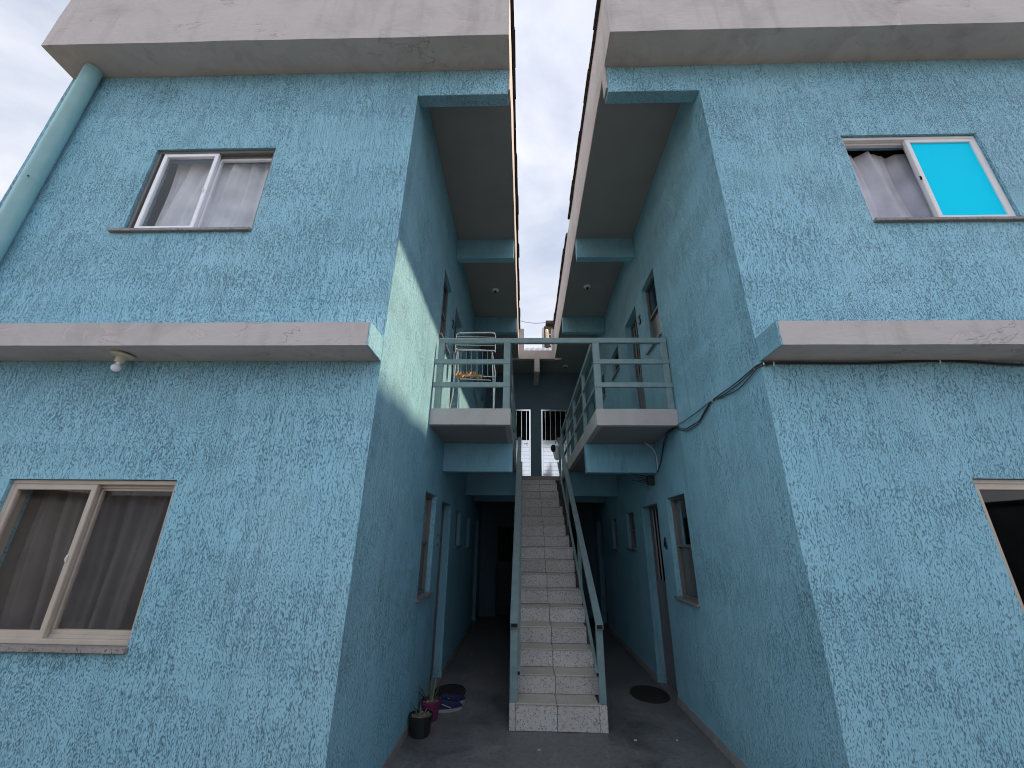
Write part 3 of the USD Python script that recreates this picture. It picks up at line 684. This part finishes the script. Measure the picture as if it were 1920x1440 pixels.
# ------------------------------------------------------------------ down pipe on the outer corner
dp = thing('drainpipe', 'thick mint green drainpipe running down the outer left corner', 'drainpipe', (-4.22, 2.46, 0))
pr = .066
pxx = -4.112
obj('pipe', tube([(pxx, 2.478, z) for z in np.linspace(0.0, ZC - .003, 14)], pr, 24), 'pipe', dp, smooth=True)
obj('pipe_collar', tube([(pxx, 2.478, z) for z in (2.905, 2.91, 3.0, 3.005)], [pr + .001, pr + .008, pr + .008, pr + .001], 24), 'pipe', dp, smooth=40)
obj('strap', tube([(pxx, 2.478, z) for z in (4.28, 4.285, 4.305, 4.31)], [pr + .0005, pr + .002, pr + .002, pr + .0005], 24), 'pipe', dp, smooth=40)
obj('screw', lathe([(0, 0), (.007, 0), (.006, .006), (0, .008)], (0, 0, 0), 10).apply_transform(trimesh.transformations.translation_matrix((pxx + .045, 2.478 - pr * .86, 4.295)) @ trimesh.transformations.rotation_matrix(math.pi / 2, (1, 0, 0))), 'digit_black', dp)

# ------------------------------------------------------------------ lamps
lamp = thing('bulb_lamp', 'bare white bulb in a cream porcelain holder under the left ledge', 'lamp', (-2.70, 2.44, 2.69))
T = trimesh.transformations.translation_matrix((-2.70, 2.435, 2.690)) @ trimesh.transformations.rotation_matrix(math.radians(9), (0, 1, 0))
obj('holder', lathe([(0, 0), (.062, 0), (.066, -.008), (.06, -.02), (.034, -.026), (.028, -.03), (.027, -.06), (.024, -.064), (.0, -.064)][::-1], (0, 0, 0), 30).apply_transform(T), 'porcelain', lamp, smooth=40)
obj('cap', lathe([(0, -.063), (.014, -.063), (.014, -.074), (.0, -.074)][::-1], (0, 0, 0), 20).apply_transform(T), 'alu_silver', lamp, smooth=40)
bulb_p = [(0.0, -.128)] + [(.028 * math.sin(t), -.10 - .028 * math.cos(t)) for t in np.linspace(.15, 2.2, 12)] + [(.016, -.078), (.015, -.073), (0, -.073)]
obj('bulb', lathe(bulb_p, (0, 0, 0), 26).apply_transform(T), 'bulb', lamp, smooth=60)
for (x, y), lb in (((-.512, 6.19), 'small round ceiling lamp above the left balcony'), ((1.097, 6.10), 'small round ceiling lamp above the right balcony'), ((1.045, 9.59), 'small round ceiling lamp near the back wall')):
    c = thing('ceiling_lamp', lb, 'lamp', (x, y, ZC), 'round ceiling lamps of the upper floor')
    obj('holder', lathe([(0, 0), (.062, 0), (.064, -.008), (.05, -.022), (.03, -.03), (.0, -.03)][::-1], (x, y, ZC), 26), 'clip', c, smooth=40)
    obj('socket', lathe([(0, -.029), (.022, -.029), (.022, -.05), (.017, -.05), (.017, -.034), (0, -.034)][::-1], (x, y, ZC), 20), 'digit_black', c, smooth=40)

# ------------------------------------------------------------------ cables on the right wing
cb = thing('cable_bundle', 'black cables clipped under the right ledge and sagging to a junction box', 'cable', (R, F, 2.67))
yf = F - .012; xw = R - .012
runs = [
    [(5.0, yf, 2.675), (3.6, yf, 2.655), (3.25, yf, 2.66), (2.73, yf, 2.69), (2.2, yf, 2.672), (1.63, yf, 2.675), (1.59, yf - .002, 2.672), (xw - .004, F + .02, 2.665), (xw, 2.943, 2.652), (xw, 3.271, 2.656), (xw, 3.45, 2.61), (xw, 3.585, 2.565), (xw, 3.905, 2.575), (xw - .02, 4.10, 2.64), (xw - .03, 4.3, 2.652), (xw - .01, 4.512, 2.60), (xw, 4.70, 2.45), (xw, 4.80, 2.36), (xw, 4.90, 2.31)],
    [(5.0, yf - .006, 2.662), (3.6, yf, 2.643), (3.25, yf, 2.65), (2.73, yf, 2.68), (2.2, yf, 2.663), (1.63, yf, 2.665), (1.59, yf - .002, 2.662), (xw - .004, F + .02, 2.655), (xw, 2.95, 2.63), (xw, 3.28, 2.645), (xw, 3.5, 2.575), (xw, 3.65, 2.545), (xw, 3.86, 2.548), (xw, 4.02, 2.592), (xw - .015, 4.16, 2.645), (xw - .02, 4.3, 2.645), (xw, 4.52, 2.585), (xw, 4.72, 2.42), (xw, 4.86, 2.32)],
    [(1.62, yf, 2.655), (1.592, yf - .002, 2.652), (xw - .004, F + .03, 2.642), (xw, 2.85, 2.60), (xw, 3.10, 2.625), (xw, 3.33, 2.655), (xw, 3.6, 2.652), (xw, 3.9, 2.655), (xw - .01, 4.1, 2.662), (xw - .02, 4.3, 2.655)]]
for k, rr in enumerate(runs):
    obj('cable', tube(smooth_path(rr, 110), (.0048, .0042, .0036)[k], 7), 'rubber', cb, smooth=True)
obj('cable', tube(smooth_path([(xw, 4.88, 2.34), (xw - .01, 4.84, 2.47), (xw - .05, 4.80, 2.56), (xw - .14, 4.80, 2.66 - .02)], 30), .006, 7), 'clip', cb, smooth=True, label='pale grey cable')
for (x, y, z) in ((2.73, yf, 2.685), (1.655, yf, 2.672), (1.588, yf, 2.667)):
    obj('clip', tube([(x, y + .012 - .016 * math.sin(t), z - .005 + .014 * math.cos(t)) for t in np.linspace(0.2, 2.9, 9)], .004, 6), 'clip', cb)
for (y, z) in ((2.60, 2.656), (3.271, 2.653)):
    obj('clip', tube([(xw + .012 - .016 * math.sin(t), y, z - .003 + .014 * math.cos(t)) for t in np.linspace(0.2, 2.9, 9)], .004, 6), 'clip', cb)
jb = thing('junction_box', 'open dark junction box bristling with wire ends by the right passage ceiling', 'box', (R, 5.06, 2.25))
obj('box_body', cbox(R - .075, R - .001, 5.075, 5.16, 2.19, 2.30, .006), 'plastic_black', jb)
for k in range(6):
    a = random.uniform(-.5, .5); z = 2.20 + k * .018
    obj('wire', tube(smooth_path([(R - .06, 5.10, z), (R - .13, 5.09, z + random.uniform(-.005, .02)), (R - .20 - .03 * (k % 3), 5.085, z + random.uniform(-.025, .03))], 8), .004, 5), 'rubber', jb)
wr = obj('overhead_wire', tube([(SL + .08 + t * (SR - SL - .1), YU - .02, 6.70 - .06 * 4 * t * (1 - t) + .012 * t) for t in np.linspace(-.05, 1.05, 24)], .006, 6), 'rubber', smooth=True)
tag(wr, 'thin dark wire sagging across the sky gap between the roofs', 'wire')

# ------------------------------------------------------------------ house numbers
def digit(t, s, y, z, h, material, label):
    m = meshkit.text_mesh(t, h, .012, bold=True)
    m.apply_translation((-m.bounds.mean(0)[0], -m.bounds.mean(0)[1], 0))
    v = m.vertices.copy()
    if s < 0: nv = np.stack([L + .002 + v[:, 2], y + v[:, 0], z + v[:, 1]], 1); f = m.faces
    else: nv = np.stack([R - .002 - v[:, 2], y - v[:, 0], z + v[:, 1]], 1); f = m.faces
    o = obj('house_number', trimesh.Trimesh(nv, f), material)
    return tag(o, label, 'house number')
digit('1', -1, 4.913, 1.543, .115, 'digit', 'metal figure 1 by the lower left door')
digit('2', -1, 4.955, 4.32, .115, 'digit_black', 'dark figure 2 by the upper left door')
digit('3', 1, 4.945, 4.37, .115, 'digit_black', 'dark figure 3 by the upper right door')
digit('4', 1, 4.918, 1.535, .115, 'digit_black', 'dark figure 4 by the lower right door')

# ------------------------------------------------------------------ folding clothes rack on the left balcony
rk = thing('clothes_rack', 'folding steel clothes rack standing on the left balcony', 'clothes rack', (-.6, 4.55, ZF))
yk = 4.50
def loop(x0, x1, zt, zb, y0, y1, r=.06):
    pts = [(x0, y1, zb)]
    for a in np.linspace(math.pi, math.pi / 2, 6): pts.append((x0 + r + r * math.cos(a), y0, zt - r + r * math.sin(a)))
    for a in np.linspace(math.pi / 2, 0, 6): pts.append((x1 - r + r * math.cos(a), y0, zt - r + r * math.sin(a)))
    pts.append((x1, y1, zb)); return pts
obj('wing_frame', tube(loop(-.845, -.355, 3.955, 3.70, 4.52, 4.55, .05), .009, 8), 'steel', rk, smooth=True)
for z in (3.905, 3.84, 3.79): obj('wire', tube([(-.842, 4.525, z), (-.357, 4.525, z - .012)], .0045, 6), 'steel', rk, smooth=True)
obj('cross_bar', tube([(-.85, 4.545, 3.735), (-.35, 4.545, 3.72)], .011, 8), 'steel', rk, smooth=True)
obj('leg_frame', tube([(-.862, 4.40, ZF), (-.832, 4.50, 3.12), (-.838, 4.55, 3.44), (-.825, 4.56, 3.735)], .010, 8), 'steel', rk, smooth=True)
obj('leg_frame', tube([(-.345, 4.42, ZF), (-.345, 4.5, 3.2), (-.345, 4.55, 3.42), (-.40, 4.56, 3.735)], .010, 8), 'steel', rk, smooth=True)
obj('leg_frame', tube([(-.79, 4.78, ZF), (-.80, 4.66, 3.3), (-.82, 4.57, 3.72)], .009, 8), 'steel', rk, smooth=True)
obj('leg_frame', tube([(-.365, 4.78, ZF), (-.372, 4.66, 3.3), (-.40, 4.57, 3.72)], .009, 8), 'steel', rk, smooth=True)
for k in range(6):
    x = -.78 + k * .066
    obj('wire', tube([(x, 4.56, 3.73), (x + .008, 4.62, 3.41)], .003, 5), 'steel', rk)
obj('cross_bar', tube([(-.82, 4.60, 3.42), (-.36, 4.60, 3.395)], .009, 8), 'steel', rk, smooth=True)
obj('cross_bar', tube([(-.78, 4.585, 3.365), (-.40, 4.585, 3.345)], .007, 8), 'steel', rk, smooth=True)
obj('side_stay', tube([(-.86, 4.53, 3.70), (-.85, 4.57, 3.42)], .005, 6), 'steel', rk)
pegs = []
for k in range(34):
    t = k / 33; x = -.815 + .30 * t ** 1.15 + rng.normal(0, .004); z = 3.418 - .018 * t
    pk = trimesh.creation.box((.010, .012, .062 + rng.uniform(-.008, .012))); pk.apply_transform(trimesh.transformations.rotation_matrix(rng.uniform(-.55, .55), (0, 1, 0)) @ trimesh.transformations.rotation_matrix(rng.uniform(-.6, .6), (1, 0, 0)))
    pk.apply_translation((x, 4.588 + rng.uniform(-.01, .01), z + rng.uniform(-.03, .022))); pegs.append(pk)
tag(obj('clothes_pegs', trimesh.util.concatenate(pegs), 'wood'), 'row of wooden clothes pegs clipped on the rack', 'clothes pegs', kind='stuff')

# ------------------------------------------------------------------ bundle hanging at the top of the right railing
bg = thing('hanging_bag', 'pale patterned bag hanging on the railing at the top of the stairs', 'bag', (.70, 8.02, 3.1))
t = trimesh.creation.icosphere(3, 1.0); n = meshkit.fbm(t.vertices * 2.4 + 5, 3, 2)[:, None]
t.vertices = t.vertices * (.78 + .45 * n) * (.075, .05, .15) + (.66, 8.2, 3.20)
obj('bag_body', t, 'alu_white', bg, smooth=True)
t2 = trimesh.creation.icosphere(3, 1.0); t2.vertices = t2.vertices * (.05, .045, .075) + (.585, 8.17, 3.28)
obj('dark_pouch', t2, 'shoe_dark', bg, smooth=True)
obj('handle', tube([(.66 + .04 * math.cos(a), 8.19, 3.32 + .12 * math.sin(a)) for a in np.linspace(0, math.pi, 12)], .006, 6), 'shoe_dark', bg, smooth=True)

# ------------------------------------------------------------------ things on the floor
def doormat(x, y, rx, ry, label):
    a = np.linspace(0, 2 * math.pi, 49)[:-1]
    pl = Polygon([(x + rx * math.cos(t) * (1 + .01 * math.sin(9 * t)), y + ry * math.sin(t)) for t in a])
    m = trimesh.creation.extrude_polygon(pl, .012, engine='earcut'); m.apply_translation((0, 0, .001))
    rim = tube([(x + (rx - .008) * math.cos(t), y + (ry - .008) * math.sin(t), .010) for t in a], .008, 6, closed=True)
    d = thing('doormat', label, 'doormat', (x, y, 0), 'round dark doormats at the ground floor doors')
    obj('mat_body', m, 'mat_dark', d); obj('rim', rim, 'mat_dark', d, smooth=True)
doormat(1.36, 5.38, .20, .26, 'dark round doormat in front of the lower right door')
doormat(-.80, 5.30, .17, .24, 'dark round doormat in front of the lower left door')

def blade(base, direction, length, width, bend, mt, parent, name='leaf'):
    d = np.array(direction, float); d /= np.linalg.norm(d)
    side = np.cross(d, [0, 0, 1.0]); side = side / (np.linalg.norm(side) + 1e-9)
    n = 7; v = []
    for i in range(n):
        t = i / (n - 1); c = np.array(base) + d * length * t + np.array([d[0], d[1], -0.6]) * bend * t * t
        w = width * (1 - t ** 2.2) * .5 + .0008
        v += [c - side * w, c + np.array([0, 0, -.25 * w]) * 0 + side * 0 + np.cross(side, d) * w * .35, c + side * w]
    f = []
    for i in range(n - 1):
        for j in (0, 1): f += [(3 * i + j, 3 * i + j + 1, 3 * i + j + 4), (3 * i + j, 3 * i + j + 4, 3 * i + j + 3)]
    obj(name, trimesh.Trimesh(np.array(v), np.array(f), process=False), mt, parent, smooth=True)
def pot(label, x, y, r, h, pm, leaves, seed):
    p = thing('potted_plant', label, 'potted plant', (x, y, 0), None)
    obj('pot', lathe([(0, .0), (r * .74, 0), (r * .78, .005), (r * .97, h * .80), (r * 1.04, h * .81), (r * 1.06, h), (r * .98, h), (r * .93, h * .84), (0, h * .84)], (x, y, 0.001), 32), pm, p, smooth=40)
    rr = np.random.default_rng(seed)
    s = lathe([(r * .95, 0), (r * .6, .008), (.001, .014)], (x, y, h * .86), 32); s.vertices[:, 2] += (meshkit.noise(s.vertices * 55) - .5) * .014
    obj('soil', s, 'soil', p)
    for k in range(14):
        st = trimesh.creation.icosphere(1, rr.uniform(.005, .011)); a = rr.uniform(0, 6.28); q = r * .85 * math.sqrt(rr.uniform(0, 1))
        st.apply_translation((x + q * math.cos(a), y + q * math.sin(a), h * .88 + .008)); obj('pebble', st, 'leaf_pale' if k % 3 else 'shoe_white', p)
    for (dx, dy, dz, ln, w, bd, mt) in leaves:
        blade((x + dx * .05, y + dy * .05, h * .86), (dx, dy, dz), ln, w, bd, mt, p)
    return p
pot('small black plastic pot of gravelly soil with short shoots, nearest the camera', -.875, 4.26, .098, .15, 'plastic_black',
    [(-.6, .2, 1, .13, .022, .03, 'leaf'), (-.2, .5, 1, .10, .02, .02, 'leaf'), (.3, .3, 1, .07, .018, .02, 'leaf_pale'), (.6, -.1, .8, .06, .02, .02, 'leaf_pale')], 1)
pot('magenta pot with long upright striped leaves behind the black pot', -.862, 4.58, .088, .155, 'plastic_pink',
    [(.12, .1, 1, .30, .035, .02, 'leaf_pale'), (-.05, .2, 1, .24, .028, .02, 'leaf'), (-.55, -.1, 1, .24, .026, .05, 'leaf'), (.5, -.1, 1, .13, .03, .03, 'leaf'), (-.7, .1, .8, .16, .026, .04, 'leaf'), (.3, .4, 1, .15, .028, .03, 'leaf')], 2)

def shoe(label, x, y, rot, group):
    s = thing('sneaker', label, 'shoe', (x, y, 0), group)
    T = trimesh.transformations.translation_matrix((x, y, 0.001)) @ trimesh.transformations.rotation_matrix(rot, (0, 0, 1))
    # outline along length (toe at +x)
    def outline(k):
        pts = []
        for t in np.linspace(0, 2 * math.pi, 33)[:-1]:
            c, sn = math.cos(t), math.sin(t)
            w = .040 + .011 * c - .004 * math.cos(2 * t); pts.append((.142 * c * k + .0, w * sn * k + .006 * math.sin(c * 2)))
        return pts
    sole = trimesh.creation.extrude_polygon(Polygon(outline(1.0)), .026, engine='earcut').apply_transform(T)
    obj('sole', sole, 'shoe_white', s)
    # upper: loft of shrinking, lifting sections
    secs = []
    hs = [(.0, 1.0), (.02, .985), (.04, .93), (.055, .84), (.066, .70)]
    v = []; n = 32
    for h, k in hs:
        for (px, py) in outline(k):
            f = .5 - px / .284; lift = h * (0.55 + .85 * max(0, f)) ; v.append((px - (1 - k) * .03, py, .026 + lift))
    f = []
    for i in range(len(hs) - 1):
        for j in range(n):
            q = (j + 1) % n; f += [(i * n + j, i * n + q, (i + 1) * n + q), (i * n + j, (i + 1) * n + q, (i + 1) * n + j)]
    up = trimesh.Trimesh(np.array(v), np.array(f), process=False).apply_transform(T)
    obj('upper', up, 'shoe_blue', s, smooth=True)
    top = np.array(v[-n:]); c = top.mean(0) - (0, 0, .02)
    ln = trimesh.Trimesh(np.vstack([top, c]), np.array([(j, (j + 1) % n, n) for j in range(n)]), process=False).apply_transform(T)
    obj('opening', ln, 'shoe_dark', s)
    for k in range(4):
        obj('lace', tube([(.035 - k * .018, -.022, .078 + k * .006), (.03 - k * .018, 0, .088 + k * .006), (.035 - k * .018, .022, .078 + k * .006)], .0035, 5).apply_transform(T), 'shoe_dark', s)
    obj('stripe', tube([(.02, -.047, .036), (-.03, -.045, .055), (-.07, -.040, .07)], .005, 5).apply_transform(T), 'shoe_white', s)
shoe('navy blue sneaker with white sole beside the magenta pot, toe pointing right', -.735, 4.80, .35, 'pair of navy sneakers')
shoe('navy blue sneaker lying behind the first one on the round mat', -.72, 4.97, .55, 'pair of navy sneakers')
for k, (x, y, lb) in enumerate(((.93, 4.27, 'tiny white paper scrap just right of the bottom step'), (1.28, 4.29, 'tiny white paper scrap between the bottom step and the right wall'), (1.36, 3.75, 'tiny white paper scrap by the right wall skirting, nearest the viewer'), (.12, 4.05, 'tiny white paper scrap in front of the bottom step'))):
    s = trimesh.creation.box((.022, .012, .004)); s.apply_transform(trimesh.transformations.rotation_matrix(k * 1.3, (0, 0, 1))); s.apply_translation((x, y, .004))
    tag(obj('paper_scrap', s, 'paper'), lb, 'scrap', 'paper scraps scattered on the passage floor')

# ------------------------------------------------------------------ unseen wall, added to cut low sky light across the courtyard, behind the viewer
bw = thing('boundary_wall', 'unseen grey wall added to cut low sky light, bounding the courtyard with a dark coping', 'wall', (0, -3.6, 0))
obj('wall_body', join(box(-9, 9, -3.6, -3.45, 0, 2.25), box(-9, -8.85, -3.46, 6.0, 0, 2.25), box(8.85, 9, -3.46, 6.0, 0, 2.25)), 'far_render', bw)
obj('coping', join(cbox(-9.05, 9.05, -3.65, -3.40, 2.251, 2.33, .01), cbox(-9.05, -8.8, -3.41, 6.05, 2.251, 2.33, .01), cbox(8.8, 9.05, -3.41, 6.05, 2.251, 2.33, .01)), 'tile', bw)

# ------------------------------------------------------------------ beyond the roof gap
xs = np.linspace(-2.5, 3.2, 230); pr_ = []
top = [(x, 11.8 + .025 * math.sin(x * 2 * math.pi / .17)) for x in xs]
v, f = [], []
for i, (x, y) in enumerate(top): v += [(x, y, 5.2), (x, y, 7.28), (x, y + .006, 7.28), (x, y + .006, 5.2)]
for i in range(len(top) - 1):
    a, c = 4 * i, 4 * (i + 1)
    for j in range(4): q = (j + 1) % 4; f += [(a + j, c + j, c + q), (a + j, c + q, a + q)]
fe = thing('corrugated_fence', 'pale corrugated metal sheeting seen behind the notched roof parapet', 'fence', (.3, 11.8, 0))
obj('sheeting', trimesh.Trimesh(np.array(v), np.array(f), process=False), 'sheet', fe)
for x in (-2.3, -1.0, 1.6, 2.9): obj('post', box(x, x + .08, 11.86, 11.94, 0, 7.2), 'door_grey', fe)
nb = thing('neighbour_roof_wall', 'dark brown wall stub with tile coping rising behind the right parapet', 'wall', (.9, 11.5, 0))
obj('wall_body', wobble(box(.66, 2.2, 12.2, 12.5, 0, 8.28), .3, .01), 'brown_wall', nb)
obj('pilaster', box(.60, .66, 12.15, 12.5, 0, 8.2), 'render', nb)
obj('coping', cbox(.72, 2.3, 12.05, 12.6, 8.30, 8.42, .01), 'tile', nb)
pp = thing('roof_pipe', 'cream plastic pipe bending down in front of the brown wall', 'pipe', (.8, 11.9, 6))
obj('pipe', tube(smooth_path([(.74, 12.0, 8.02), (.745, 11.98, 7.92), (.75, 11.98, 7.80), (.76, 11.98, 7.68), (.80, 11.97, 7.58), (.87, 11.96, 7.50), (.91, 11.96, 7.42), (.915, 11.96, 7.2)], 26), .05, 14), 'pvc', pp, smooth=True)
obj('pipe_collar', tube([(.755, 11.98, z) for z in (7.70, 7.705, 7.76, 7.765)], [.05, .058, .058, .05], 14), 'pvc', pp, smooth=True)
obj('arm', box(.76, 1.2, 11.99, 12.05, 7.84, 7.88), 'render', pp)
